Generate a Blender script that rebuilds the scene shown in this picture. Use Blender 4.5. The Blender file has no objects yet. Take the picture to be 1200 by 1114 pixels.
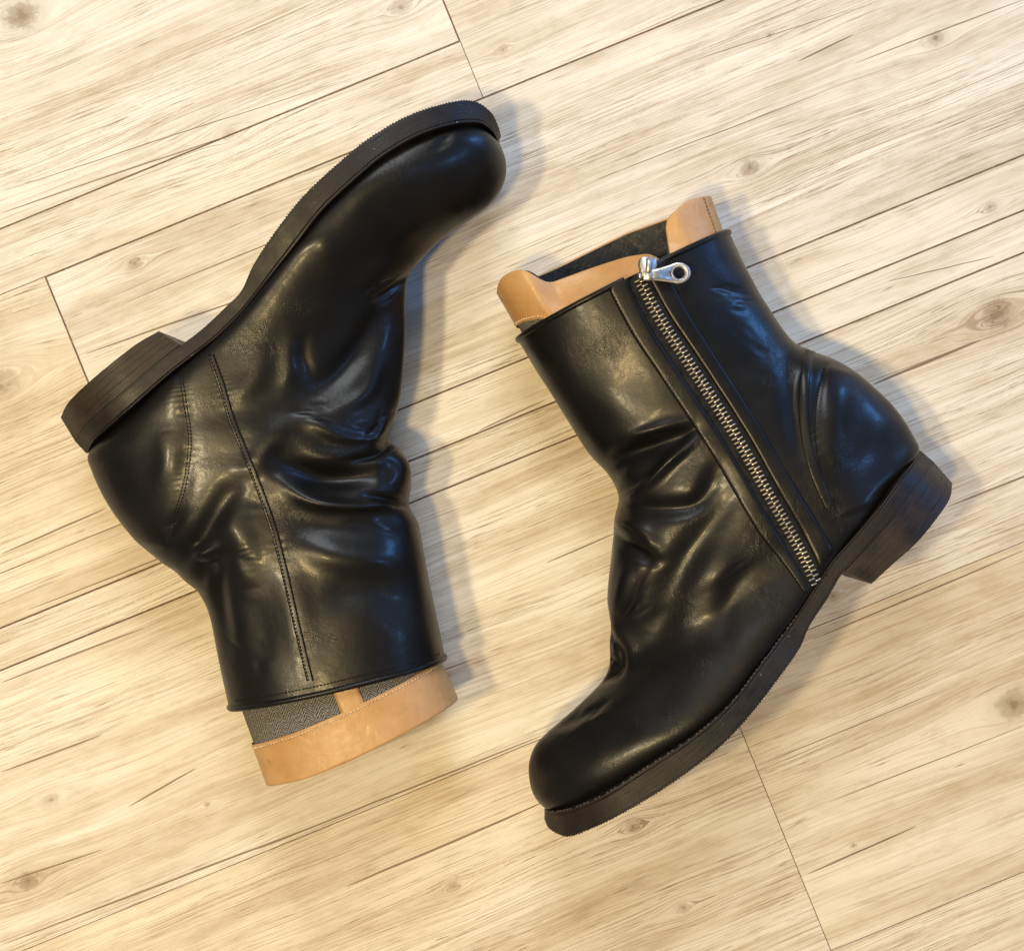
import bpy, math, random
import numpy as np
from mathutils import Vector, Matrix
from mathutils.bvhtree import BVHTree

random.seed(7); rng = np.random.default_rng(7)
scene = bpy.context.scene
COL = scene.collection

# ---------------------------------------------------------------- camera
CAM_H = 1.0                # metres above the floor
S = 0.0005                 # metres of floor per photograph pixel
cam_d = bpy.data.cameras.new('camera'); cam = bpy.data.objects.new('camera', cam_d)
COL.objects.link(cam)
cam.location = (0, 0, CAM_H); cam.rotation_euler = (0, 0, 0)
cam_d.sensor_width = 36; cam_d.lens = 36*CAM_H/(1200*S)
cam_d.clip_start = .01; cam_d.clip_end = 50
scene.camera = cam

# ---------------------------------------------------------------- light
world = bpy.data.worlds.new('World'); scene.world = world; world.use_nodes = True
bg = world.node_tree.nodes['Background']
bg.inputs[0].default_value = (1.0, .93, .84, 1); bg.inputs[1].default_value = .19

def area_light(name, loc, target, size, power, color, shape='DISK', size_y=None):
    l = bpy.data.lights.new(name, 'AREA'); l.shape = shape; l.size = size
    if size_y: l.size_y = size_y
    l.energy = power; l.color = color
    o = bpy.data.objects.new(name, l); COL.objects.link(o)
    o.location = loc
    o.rotation_euler = (Vector(target)-Vector(loc)).to_track_quat('-Z', 'Y').to_euler()
    return o
area_light('ceiling_lamp', (-.86, -.24, 2.1), (0, 0, 0), .16, 27, (1, .80, .48))
area_light('ceiling_lamp', (-.36, -.40, 2.0), (0, -.1, 0), .16, 19, (1, .73, .32))
area_light('daylight_window', (-.05, 1.60, 1.65), (0, .1, 0), .9, 33, (.93, .97, 1.0), 'RECTANGLE', 1.0)
area_light('sky_window', (1.60, 1.20, .55), (0, .05, .10), .24, 13, (.12, .40, 1.0), 'RECTANGLE', .40)
area_light('sky_window', (1.80, .30, 1.55), (0, 0, .05), .14, 7, (.16, .42, 1.0), 'RECTANGLE', .18)

scene.view_settings.view_transform = 'Standard'; scene.view_settings.look = 'None'
scene.view_settings.exposure = -.12; scene.view_settings.gamma = 1
scene.view_settings.use_curve_mapping = False
scene.render.film_transparent = False
scene.cycles.max_bounces = 5; scene.cycles.diffuse_bounces = 3; scene.cycles.glossy_bounces = 3

# ---------------------------------------------------------------- helpers
def p2w(p, z):
    """photograph pixel -> world point at height z."""
    p = np.asarray(p, float); z = np.asarray(z, float)
    k = S*(1-z/CAM_H)
    return np.stack([(p[..., 0]-600)*k, -(p[..., 1]-557)*k, z+0*k], -1)
def w2p(P):
    k = S*(1-P[..., 2]/CAM_H)
    return np.stack([P[..., 0]/k+600, -P[..., 1]/k+557], -1)

def crom(A, t):
    """Catmull-Rom through rows of A, evaluated at t in [0, n-1]."""
    A = np.asarray(A, float); n = len(A)
    i = np.clip(np.floor(t).astype(int), 0, n-2); f = (t-i)[:, None]
    g = lambda j: A[np.clip(j, 0, n-1)]
    p0, p1, p2, p3 = g(i-1), g(i), g(i+1), g(i+2)
    p0 = np.where((i == 0)[:, None], 2*p1-p2, p0); p3 = np.where((i == n-2)[:, None], 2*p2-p1, p3)
    return .5*((2*p1)+(-p0+p2)*f+(2*p0-5*p1+4*p2-p3)*f**2+(-p0+3*p1-3*p2+p3)*f**3)

def resample(P, n=None, step=None):
    P = np.asarray(P, float)
    d = np.r_[0, np.cumsum(np.linalg.norm(np.diff(P, axis=0), axis=1))]
    if n is None: n = max(2, int(round(d[-1]/step))+1)
    q = np.linspace(0, d[-1], n)
    return np.stack([np.interp(q, d, P[:, k]) for k in range(P.shape[1])], 1)
def smooth_path(P, step=None, n=None):
    P = np.asarray(P, float)
    D = crom(P, np.linspace(0, len(P)-1, (len(P)-1)*24+1))
    return resample(D, n=n, step=step)

def add_mesh(name, V, F, mat, parent=None, smooth=True, uv=None):
    me = bpy.data.meshes.new(name)
    me.from_pydata([tuple(v) for v in np.asarray(V).tolist()], [], [tuple(f) for f in F])
    if smooth: me.polygons.foreach_set('use_smooth', [True]*len(me.polygons))
    if uv is not None:
        l = me.uv_layers.new(name='UVMap')
        vi = np.empty(len(me.loops), int); me.loops.foreach_get('vertex_index', vi)
        l.data.foreach_set('uv', np.asarray(uv, float)[vi].ravel())
    me.update()
    o = bpy.data.objects.new(name, me); COL.objects.link(o)
    if mat: me.materials.append(mat)
    if parent: o.parent = parent
    return o

def grid_faces(nr, nc, closed=True, off=0, flip=False):
    F = []
    for i in range(nr-1):
        for j in range(nc if closed else nc-1):
            k = (j+1) % nc
            f = (off+i*nc+j, off+i*nc+k, off+(i+1)*nc+k, off+(i+1)*nc+j)
            F.append(f[::-1] if flip else f)
    return F

def tube(path, r, ns=10, closed=False, cap=True, squash=None):
    """round tube along 3-D path."""
    P = np.asarray(path, float); n = len(P)
    if closed: T = np.roll(P, -1, 0)-np.roll(P, 1, 0)
    else: T = np.gradient(P, axis=0)
    T /= np.linalg.norm(T, axis=1)[:, None]+1e-12
    ref = np.array([0, 0, 1.]); N = np.cross(T, ref); l = np.linalg.norm(N, axis=1)
    N[l < 1e-4] = (1, 0, 0); N /= np.linalg.norm(N, axis=1)[:, None]
    for i in range(1, n):                      # parallel transport
        v = N[i-1]-T[i]*np.dot(N[i-1], T[i]); N[i] = v/(np.linalg.norm(v)+1e-12)
    B = np.cross(T, N)
    a = np.linspace(0, 2*math.pi, ns, endpoint=False)
    rr = np.full(n, r) if np.isscalar(r) else np.asarray(r)
    V = P[:, None]+rr[:, None, None]*(np.cos(a)[None, :, None]*N[:, None]+np.sin(a)[None, :, None]*B[:, None])
    F = grid_faces(n, ns)
    if closed:
        F += [((n-1)*ns+j, (n-1)*ns+(j+1) % ns, (j+1) % ns, j) for j in range(ns)]
    elif cap:
        F += [tuple(range(ns))[::-1], tuple((n-1)*ns+j for j in range(ns))]
    return V.reshape(-1, 3), F

def merge(parts):
    V, F, o = [], [], 0
    for v, f in parts:
        V.append(np.asarray(v)); F += [tuple(i+o for i in q) for q in f]; o += len(v)
    return np.concatenate(V), F

def grid_normals(G):
    du = np.gradient(G, axis=0)
    dv = (np.roll(G, -1, 1)-np.roll(G, 1, 1))
    n = np.cross(dv, du); n /= np.linalg.norm(n, axis=2)[..., None]+1e-12
    return n

def seg_dist(P, L):
    """distance of points P to polyline L and the fraction along it."""
    best = np.full(len(P), 1e9); tt = np.zeros(len(P))
    d = np.r_[0, np.cumsum(np.linalg.norm(np.diff(L, axis=0), axis=1))]
    for i in range(len(L)-1):
        a, b = L[i], L[i+1]; ab = b-a; l2 = ab @ ab
        t = np.clip(((P-a) @ ab)/l2, 0, 1)
        q = np.linalg.norm(P-(a+t[:, None]*ab), axis=1)
        m = q < best; best[m] = q[m]; tt[m] = ((d[i]+t*math.sqrt(l2))/d[-1])[m]
    return best, tt
def sstep(a, b, x):
    t = np.clip((x-a)/(b-a), 0, 1); return t*t*(3-2*t)

# ---------------------------------------------------------------- node helpers
class NT:
    def __init__(s, tree): s.t = tree; s.n = tree.nodes; s.l = tree.links
    def node(s, typ, **kw):
        n = s.n.new(typ)
        for k, v in kw.items(): setattr(n, k, v)
        return n
    def put(s, sock, v):
        if hasattr(v, 'is_output') or isinstance(v, bpy.types.NodeSocket): s.l.new(v, sock)
        else: sock.default_value = v
    def math(s, op, a, b=None, c=None, clamp=False):
        n = s.node('ShaderNodeMath', operation=op, use_clamp=clamp)
        s.put(n.inputs[0], a)
        if b is not None: s.put(n.inputs[1], b)
        if c is not None: s.put(n.inputs[2], c)
        return n.outputs[0]
    def noise(s, vec, scale, detail=3, rough=.5, dist=0, dim='3D'):
        n = s.node('ShaderNodeTexNoise', noise_dimensions=dim)
        if vec is not None: s.put(n.inputs['Vector'], vec)
        n.inputs['Scale'].default_value = scale; n.inputs['Detail'].default_value = detail
        n.inputs['Roughness'].default_value = rough; n.inputs['Distortion'].default_value = dist
        return n.outputs[0]
    def mapping(s, vec, scale=(1, 1, 1), loc=(0, 0, 0), rot=(0, 0, 0)):
        n = s.node('ShaderNodeMapping'); s.put(n.inputs['Vector'], vec)
        n.inputs['Scale'].default_value = scale; n.inputs['Location'].default_value = loc
        n.inputs['Rotation'].default_value = rot
        return n.outputs[0]
    def ramp(s, f, stops, interp='LINEAR'):
        n = s.node('ShaderNodeValToRGB'); s.put(n.inputs[0], f); r = n.color_ramp; r.interpolation = interp
        while len(r.elements) < len(stops): r.elements.new(.5)
        for e, (p, c) in zip(r.elements, stops):
            e.position = p; e.color = (c, c, c, 1) if np.isscalar(c) else (*c, 1)
        return n.outputs[0]
    def mix(s, f, a, b, mode='MIX'):
        n = s.node('ShaderNodeMix', data_type='RGBA', blend_type=mode)
        s.put(n.inputs[0], f)
        for i, v in ((6, a), (7, b)):
            if isinstance(v, tuple): v = (*v[:3], 1)
            s.put(n.inputs[i], v)
        return n.outputs[2]
    def maprange(s, v, a, b, c, d, smooth=False):
        n = s.node('ShaderNodeMapRange'); n.interpolation_type = 'SMOOTHSTEP' if smooth else 'LINEAR'
        s.put(n.inputs[0], v)
        for i, x in zip((1, 2, 3, 4), (a, b, c, d)): s.put(n.inputs[i], x)
        return n.outputs[0]
    def bump(s, h, strength, dist, normal=None):
        n = s.node('ShaderNodeBump'); s.put(n.inputs['Height'], h)
        n.inputs['Strength'].default_value = strength; n.inputs['Distance'].default_value = dist
        if normal is not None: s.l.new(normal, n.inputs['Normal'])
        return n.outputs[0]

def new_mat(name):
    m = bpy.data.materials.new(name); m.use_nodes = True
    nt = NT(m.node_tree); b = m.node_tree.nodes['Principled BSDF']
    return m, nt, b
def coords(nt, which='Object'):
    return nt.node('ShaderNodeTexCoord').outputs[which]

# ---------------------------------------------------------------- materials
def mat_leather():
    m, nt, b = new_mat('black_leather')
    P = coords(nt)
    big = nt.noise(P, 22, 3, .55)
    mid = nt.noise(P, 90, 3, .6)
    col = nt.mix(nt.ramp(big, [(.42, 0.), (.66, 1.)]), (.0042, .0042, .0046), (.0064, .0058, .0052))
    nt.put(b.inputs['Base Color'], col)
    r = nt.math('ADD', nt.math('MULTIPLY', mid, .10), nt.math('MULTIPLY', big, .18))
    nt.put(b.inputs['Roughness'], nt.math('ADD', r, .25))
    b.inputs['Specular IOR Level'].default_value = .25
    b.inputs['Coat Weight'].default_value = .09; b.inputs['Coat Roughness'].default_value = .15
    # pores, then patches of fine creases
    v = nt.node('ShaderNodeTexVoronoi', feature='DISTANCE_TO_EDGE'); nt.put(v.inputs['Vector'], P); v.inputs['Scale'].default_value = 1050
    pores = nt.math('MINIMUM', v.outputs[0], .25)
    fine = nt.noise(P, 420, 3, .6, .4)
    cv = nt.noise(nt.mapping(P, (1, .38, 1), rot=(0, 0, .7)), 420, 4, .62, 1.6)
    crease = nt.math('ABSOLUTE', nt.math('SUBTRACT', cv, .5))
    crease = nt.math('MINIMUM', nt.math('MULTIPLY', crease, 6), 1)
    mask = nt.ramp(nt.noise(P, 38, 2, .5), [(.50, 0.), (.66, 1.)])
    h = nt.math('MULTIPLY_ADD', pores, .16, nt.math('MULTIPLY', fine, .26))
    h = nt.math('MULTIPLY_ADD', nt.math('MULTIPLY', crease, mask), .34, h)
    n1 = nt.bump(nt.noise(P, 55, 3, .5), .22, .0016)
    nn = nt.bump(h, .32, .00042, n1)
    nt.put(b.inputs['Normal'], nn); nt.put(b.inputs['Coat Normal'], nn)
    return m
def mat_sole(name='sole_edge', layer=False, base=((.0058, .0048, .0045), (.018, .012, .009))):
    m, nt, b = new_mat(name)
    P = coords(nt, 'UV')
    st = nt.noise(nt.mapping(P, (60, 1400, 1)), 1, 4, .6)
    bl = nt.noise(coords(nt), 60, 3, .6)
    f = nt.math('ADD', nt.math('MULTIPLY', st, .55), nt.math('MULTIPLY', bl, .5))
    col = nt.mix(nt.ramp(f, [(.40, 0.), (.68, 1.)]), *base)
    sp = nt.ramp(nt.noise(coords(nt), 300, 3, .6), [(.68, 0.), (.73, 1.)])
    sp = nt.math('MULTIPLY', sp, nt.ramp(nt.noise(coords(nt), 45, 1, .5), [(.50, 0.), (.60, 1.)]))
    col = nt.mix(nt.math('MULTIPLY', sp, .7), col, (.22, .20, .18))
    nt.put(b.inputs['Base Color'], col)
    nt.put(b.inputs['Roughness'], nt.maprange(bl, .3, .7, .38, .62)); b.inputs['Specular IOR Level'].default_value = .32
    nt.put(b.inputs['Normal'], nt.bump(f, .5, .0007))
    return m
def mat_tan():
    m, nt, b = new_mat('tan_leather')
    P = coords(nt)
    big = nt.noise(P, 26, 4, .6); st = nt.noise(P, 120, 3, .6)
    col = nt.mix(nt.ramp(big, [(.36, 0.), (.68, 1.)]), (.54, .325, .145), (.44, .23, .078))
    spot = nt.ramp(nt.noise(P, 150, 2, .5), [(.70, 0.), (.78, 1.)])
    col = nt.mix(nt.math('MULTIPLY', spot, .55), col, (.27, .12, .04))
    blot = nt.ramp(nt.noise(P, 70, 5, .68), [(.46, 0.), (.66, 1.)])
    col = nt.mix(nt.math('MULTIPLY', blot, .32), col, (.38, .19, .06))
    nt.put(b.inputs['Base Color'], col)
    nt.put(b.inputs['Roughness'], nt.maprange(st, .3, .7, .36, .55))
    h = nt.math('ADD', nt.math('MULTIPLY', nt.noise(P, 700, 3, .6), .4), st)
    nt.put(b.inputs['Normal'], nt.bump(h, .35, .0005, nt.bump(nt.noise(P, 75, 3, .55, .6), .35, .0018)))
    return m
def mat_tweed():
    m, nt, b = new_mat('herringbone_tweed')
    P = coords(nt, 'UV')              # metres
    s = nt.node('ShaderNodeSeparateXYZ'); nt.put(s.inputs[0], P)
    u, v = s.outputs[0], s.outputs[1]
    zig = nt.math('PINGPONG', u, .0046)
    tw = nt.math('SINE', nt.math('MULTIPLY', nt.math('ADD', v, zig), 2*math.pi/.0016))
    warp = nt.math('SINE', nt.math('MULTIPLY', u, 2*math.pi/.0007))
    n = nt.noise(P, 900, 3, .6)
    f = nt.math('ADD', nt.math('MULTIPLY_ADD', tw, .30, .42), nt.math('MULTIPLY', nt.math('SUBTRACT', n, .5), 1.5))
    f = nt.math('MULTIPLY_ADD', warp, .06, f, clamp=True)
    col = nt.mix(f, (.012, .0115, .0115), (.33, .31, .285))
    nt.put(b.inputs['Base Color'], col); b.inputs['Roughness'].default_value = .9
    b.inputs['Specular IOR Level'].default_value = .2
    nt.put(b.inputs['Normal'], nt.bump(f, .8, .0004))
    return m
def mat_simple(name, col, rough, metal=0., spec=.5, bump=None):
    m, nt, b = new_mat(name)
    P = coords(nt); n = nt.noise(P, 250, 3, .6)
    c2 = tuple(c*.62 for c in col)
    nt.put(b.inputs['Base Color'], nt.mix(nt.ramp(n, [(.35, 0.), (.65, 1.)]), col, c2))
    b.inputs['Metallic'].default_value = metal; b.inputs['Specular IOR Level'].default_value = spec
    nt.put(b.inputs['Roughness'], nt.maprange(n, .3, .7, rough*.8, rough*1.2))
    if bump: nt.put(b.inputs['Normal'], nt.bump(nt.noise(P, bump[0], 3, .6), bump[1], bump[2]))
    return m

LEATHER = mat_leather()
SOLE = mat_sole()
HEEL = mat_sole('heel_stack', base=((.0060, .0050, .0046), (.036, .021, .013)))
TAN = mat_tan(); TWEED = mat_tweed()
THREAD = mat_simple('black_thread', (.007, .007, .008), .8, spec=.25)
THREAD_PALE = mat_simple('worn_thread', (.075, .066, .058), .7)
THREAD_TAN = mat_simple('cream_thread', (.75, .56, .36), .7)
LINING = mat_simple('black_lining', (.007, .007, .008), .5, spec=.3, bump=(140, .5, .002))
TAPE = mat_simple('zipper_tape', (.008, .008, .009), .8, spec=.25, bump=(1400, .6, .0003))
SILVER = mat_simple('silver_metal', (.60, .59, .57), .42, 1.)
BRASS = mat_simple('pale_brass', (.62, .55, .45), .42, 1.)
BARE = mat_simple('gap_dirt', (.20, .125, .08), .9)

# ---------------------------------------------------------------- floor
TH = math.radians(22.2); CT, ST = math.cos(TH), math.sin(TH)
def ac(px, py):                       # photograph pixel -> along-grain, across-grain (metres, y up)
    return ((px*CT-py*ST)*S, -(px*ST+py*CT)*S)

def knot_group():
    g = bpy.data.node_groups.new('knot', 'ShaderNodeTree')
    for nm, t, io in (('X', 'NodeSocketFloat', 'INPUT'), ('Y', 'NodeSocketFloat', 'INPUT'), ('Shift', 'NodeSocketFloat', 'INPUT'),
                      ('Dark', 'NodeSocketFloat', 'INPUT'), ('KX', 'NodeSocketFloat', 'INPUT'), ('KY', 'NodeSocketFloat', 'INPUT'),
                      ('R', 'NodeSocketFloat', 'INPUT'), ('Strength', 'NodeSocketFloat', 'INPUT'), ('Wob', 'NodeSocketFloat', 'INPUT'),
                      ('Shift', 'NodeSocketFloat', 'OUTPUT'), ('Dark', 'NodeSocketFloat', 'OUTPUT')):
        g.interface.new_socket(nm, in_out=io, socket_type=t)
    nt = NT(g); i = nt.node('NodeGroupInput'); o = nt.node('NodeGroupOutput')
    X, Y, SH, DK, KX, KY, R, STR, WOB = i.outputs[:9]
    dx = nt.math('SUBTRACT', X, KX); dy = nt.math('SUBTRACT', Y, KY)
    dxs = nt.math('MULTIPLY', dx, .42)
    R2 = nt.math('MULTIPLY', R, R)
    d2 = nt.math('ADD', nt.math('MULTIPLY', dxs, dxs), nt.math('MULTIPLY', dy, dy))
    sh = nt.math('DIVIDE', nt.math('MULTIPLY', nt.math('MULTIPLY', dy, R2), -1.5), nt.math('MULTIPLY_ADD', R2, .8, d2))
    nt.put(o.inputs[0], nt.math('ADD', SH, sh))
    dxr = nt.math('MULTIPLY', dx, .8)
    d = nt.math('SQRT', nt.math('ADD', nt.math('MULTIPLY', dxr, dxr), nt.math('MULTIPLY', dy, dy)))
    d = nt.math('DIVIDE', d, R)
    d = nt.math('MULTIPLY_ADD', WOB, 1.1, d)
    core = nt.maprange(d, .45, 1.15, 1., 0., True)
    ring = nt.math('MULTIPLY_ADD', nt.math('SINE', nt.math('MULTIPLY', d, 9.)), .14, .80)
    pith = nt.math('MULTIPLY', nt.maprange(d, .05, .3, 1., 0., True), .5)
    halo = nt.math('MULTIPLY', nt.maprange(d, .9, 2.2, 1., 0., True), .20)
    k = nt.math('ADD', nt.math('MULTIPLY_ADD', core, nt.math('MULTIPLY', ring, .75), halo), pith)
    nt.put(o.inputs[1], nt.math('MULTIPLY_ADD', k, STR, DK))
    return g
def crack_group():
    g = bpy.data.node_groups.new('crack', 'ShaderNodeTree')
    for nm, io in (('X', 'INPUT'), ('Y', 'INPUT'), ('Dark', 'INPUT'), ('X0', 'INPUT'), ('Y0', 'INPUT'), ('X1', 'INPUT'), ('Slope', 'INPUT'),
                   ('W', 'INPUT'), ('Wob', 'INPUT'), ('Dark', 'OUTPUT')):
        g.interface.new_socket(nm, in_out=io, socket_type='NodeSocketFloat')
    nt = NT(g); i = nt.node('NodeGroupInput'); o = nt.node('NodeGroupOutput')
    X, Y, DK, X0, Y0, X1, SL, W, WOB = i.outputs[:9]
    t = nt.math('DIVIDE', nt.math('SUBTRACT', X, X0), nt.math('SUBTRACT', X1, X0), clamp=True)
    tap = nt.math('POWER', nt.math('MULTIPLY', nt.math('MULTIPLY', t, nt.math('SUBTRACT', 1., t)), 4.), .45)
    dx = nt.math('SUBTRACT', X, X0)
    yl = nt.math('MULTIPLY_ADD', dx, SL, Y0)
    dd = nt.math('ABSOLUTE', nt.math('ADD', nt.math('SUBTRACT', Y, yl), nt.math('MULTIPLY', WOB, .0016)))
    w = nt.math('MAXIMUM', nt.math('MULTIPLY', W, tap), 1e-7)
    q = nt.maprange(nt.math('DIVIDE', dd, w), .45, 1.3, 1., 0., True)
    nt.put(o.inputs[0], nt.math('MAXIMUM', DK, nt.math('MULTIPLY', q, nt.maprange(tap, 0., .3, 0., 1.))))
    return g

KNOTS = [(25, 18, 15, .75), (268, 157, 7, .30), (158, 309, 7, .45), (470, 8, 10, .45), (878, 197, 9, .62), (1168, 368, 15, .70),
         (1097, 45, 8, .50), (1160, 243, 6, .45), (1187, 825, 16, .62), (742, 968, 8, .50), (801, 1063, 6, .42), (976, 698, 6, .45),
         (60, 937, 7, .40), (32, 1032, 9, .75), (532, 1038, 5, .42), (0, 452, 20, .45), (243, 942, 3, .45), (902, 41, 2.5, .6),
         (590, 58, 5, .35), (1000, 990, 3, .5)]
CRACKS = [((1022, 451), (1150, 398), 1.6), ((1108, 595), (1420, 470), 1.1), ((405, 1039), (640, 938), 1.2), ((630, 939), (880, 855), .9),
          ((0, 1107), (420, 948), 1.0), ((946, 1024), (1075, 967), .9), ((330, 855), (560, 770), .8), ((0, 650), (125, 595), 1.0),
          ((30, 715), (330, 600), .7), ((145, 355), (400, 250), .6), ((100, 415), (340, 330), .9), ((0, 905), (120, 860), .9),
          ((0, 1035), (120, 995), .8), ((150, 945), (230, 900), .9), ((0, 225), (400, 95), .5), ((935, 72), (1000, 40), .8),
          ((560, 505), (640, 468), .7), ((640, 660), (720, 625), .8), ((0, 250), (270, 158), .7), ((600, 360), (760, 290), .4),
          ((930, 480), (1200, 380), .35), ((950, 750), (1200, 645), .8), ((880, 900), (1100, 810), .5), ((970, 940), (1200, 850), .5),
          ((700, 210), (960, 110), .5), ((1000, 75), (1200, 0), .6), ((800, 75), (1000, 10), .4), ((1040, 330), (1166, 300), .5),
          ((360, 340), (480, 300), .8), ((0, 800), (170, 735), 1.0), ((300, 995), (640, 860), .9)]
KG, CG = knot_group(), crack_group()
def mat_floor(a0, a1, c0, c1):
    m, nt, b = new_mat('whitewashed_wood')
    inside = lambda px, py, e: a0*S-e < ac(px, py)[0] < a1*S+e and -c1*S-e < ac(px, py)[1] < -c0*S+e
    P0 = coords(nt)
    sx = nt.node('ShaderNodeSeparateXYZ'); nt.put(sx.inputs[0], P0)
    X, Y = sx.outputs[0], sx.outputs[1]
    off = nt.node('ShaderNodeAttribute', attribute_type='OBJECT', attribute_name='grain_offset').outputs['Fac']
    tint = nt.node('ShaderNodeAttribute', attribute_type='OBJECT', attribute_name='tint').outputs['Fac']
    wob = nt.math('SUBTRACT', nt.noise(P0, 210, 3, .65), .5)
    wob2 = nt.math('SUBTRACT', nt.noise(nt.mapping(P0, (14, 60, 1)), 1, 2, .5), .5)
    kg, cg = KG, CG
    sh, dk = 0., 0.
    for (px, py, r, st) in KNOTS:
        if not inside(px, py, r*S*1.2): continue
        n = nt.node('ShaderNodeGroup'); n.node_tree = kg
        kx, ky = ac(px, py)
        for s_, v in zip(n.inputs, (X, Y, sh, dk, kx, ky, 1.12*r*S, 1.5*st, wob)): nt.put(s_, v)
        sh, dk = n.outputs[0], n.outputs[1]
    ck = 0.
    for (p0, p1, w) in CRACKS:
        if not inside((p0[0]+p1[0])/2, (p0[1]+p1[1])/2, 0): continue
        n = nt.node('ShaderNodeGroup'); n.node_tree = cg
        x0, y0 = ac(*p0); x1, y1 = ac(*p1)
        for s_, v in zip(n.inputs, (X, Y, ck, x0, y0, x1, (y1-y0)/(x1-x0), 1.35*w*S, wob2)): nt.put(s_, v)
        ck = n.outputs[0]
    slow = nt.math('SUBTRACT', nt.noise(nt.mapping(P0, (5, 16, 1)), 1, 2, .5), .5)
    Yw = nt.math('ADD', nt.math('ADD', Y, sh), nt.math('MULTIPLY', slow, .012))
    cb = nt.node('ShaderNodeCombineXYZ'); nt.put(cb.inputs[0], X); nt.put(cb.inputs[1], Yw); nt.put(cb.inputs[2], off)
    G = cb.outputs[0]
    sharp = lambda f, a, b_: nt.ramp(f, [(a, 0.), (b_, 1.)])
    broad = nt.noise(nt.mapping(G, (6, 46, 1)), 1, 3, .6)
    zone = sharp(nt.noise(nt.mapping(G, (4, 26, 1), loc=(3, 9, 2)), 1, 3, .6), .40, .60)
    patch = nt.noise(nt.mapping(G, (48, 130, 1)), 1, 4, .68)
    lines = nt.noise(nt.mapping(G, (2.2, 330, 1)), 1, 2, .65)
    fine = nt.noise(nt.mapping(G, (11, 1500, 1)), 1, 2, .6)
    speck = nt.noise(nt.mapping(G, (420, 1100, 1)), 1, 2, .6)
    base = nt.mix(sharp(broad, .40, .64), (.76, .725, .66), (.565, .49, .39))
    base = nt.mix(nt.math('MULTIPLY', sharp(patch, .40, .72), .42), base, (.82, .79, .735))
    base = nt.mix(nt.math('MULTIPLY', nt.ramp(patch, [(.30, 1.), (.46, 0.)]), .30), base, (.46, .38, .28))
    base = nt.mix(nt.math('MULTIPLY', nt.ramp(nt.math('ABSOLUTE', nt.math('SUBTRACT', lines, .52)), [(.0, 1.), (.035, 0.)]), .42), base, (.44, .335, .225))
    fd = nt.math('MULTIPLY', sharp(nt.math('MULTIPLY_ADD', speck, .16, nt.math('MULTIPLY', fine, .86)), .545, .635), nt.math('MULTIPLY_ADD', zone, .80, .06))
    base = nt.mix(nt.math('MULTIPLY', fd, .86), base, (.355, .27, .185))
    thin = nt.noise(nt.mapping(G, (4.5, 380, 1), loc=(2, 3, 6)), 1, 2, .6)
    th_ = nt.ramp(nt.math('ABSOLUTE', nt.math('SUBTRACT', thin, .5)), [(.0, 1.), (.014, 0.)])
    th_ = nt.math('MULTIPLY', th_, sharp(nt.noise(nt.mapping(G, (14, 70, 1), loc=(8, 2, 1)), 1, 2, .5), .49, .57))
    base = nt.mix(nt.math('MULTIPLY', th_, .80), base, (.235, .16, .105))
    pn = nt.noise(nt.mapping(G, (46, 1300, 1), loc=(7, 1, 4)), 1, 1, .5)
    pore = nt.math('MULTIPLY', sharp(pn, .66, .71), zone)
    base = nt.mix(nt.math('MULTIPLY', pore, .75), base, (.23, .145, .085))
    lite = nt.ramp(fine, [(.34, 1.), (.42, 0.)])
    base = nt.mix(nt.math('MULTIPLY', lite, .5), base, (.86, .83, .775))
    base = nt.mix(nt.math('MULTIPLY', nt.math('MINIMUM', dk, 1.), .85), base, (.23, .15, .092))
    base = nt.mix(nt.math('MULTIPLY', ck, .9), base, (.17, .105, .065))
    base = nt.mix(tint, base, nt.mix(1., base, (.96, .82, .58), 'MULTIPLY'))  # board tone, plus light falloff painted into the lower boards
    nt.put(b.inputs['Base Color'], base)
    nt.put(b.inputs['Roughness'], .5)
    b.inputs['Specular IOR Level'].default_value = .35
    nt.put(b.inputs['Normal'], nt.bump(nt.noise(nt.mapping(P0, (24, 1000, 1)), 1, 2, .6), .30, .0005))
    return m

def floor_root():
    # sub-floor sheet under the boards
    x0, x1, y0, y1 = -1.0, 1.5, -1.05, .35
    V = [(x0, y0, -.0004), (x1, y0, -.0004), (x1, y1, -.0004), (x0, y1, -.0004)]
    o = add_mesh('floor', V, [(0, 1, 2, 3)], BARE, smooth=False)
    o['kind'] = 'structure'
    # local frame: x along the grain, y across it, origin at the photograph's top left corner
    R = Matrix.Rotation(TH, 4, 'Z')
    o.matrix_world = Matrix.Translation((-600*S, 557*S, 0)) @ R
    return o
FLOOR = floor_root()
def board(a0, a1, c0, c1, tint, off, gap=.7):
    """one board; a along, c across (photograph pixels), with eased edges."""
    g = gap*S*.40; e = .0003
    x0, x1, y0, y1 = a0*S+g, a1*S-g, -c1*S+g, -c0*S-g
    V = []
    for (d, z) in ((0, -.0040), (0, -e), (e*.3, -e*.3), (e*.8, 0)):
        V += [(x0+d, y0+d, z), (x1-d, y0+d, z), (x1-d, y1-d, z), (x0+d, y1-d, z)]
    F = [(12, 13, 14, 15)]
    for k in range(3):
        for j in range(4):
            F.append((k*4+j, k*4+(j+1) % 4, k*4+4+(j+1) % 4, k*4+4+j))
    o = add_mesh('board', V, F, mat_floor(a0, a1, c0, c1), FLOOR, smooth=False)
    o['tint'] = float(tint); o['grain_offset'] = float(off)
    return o
A0, A1 = -2000, 3000
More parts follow.
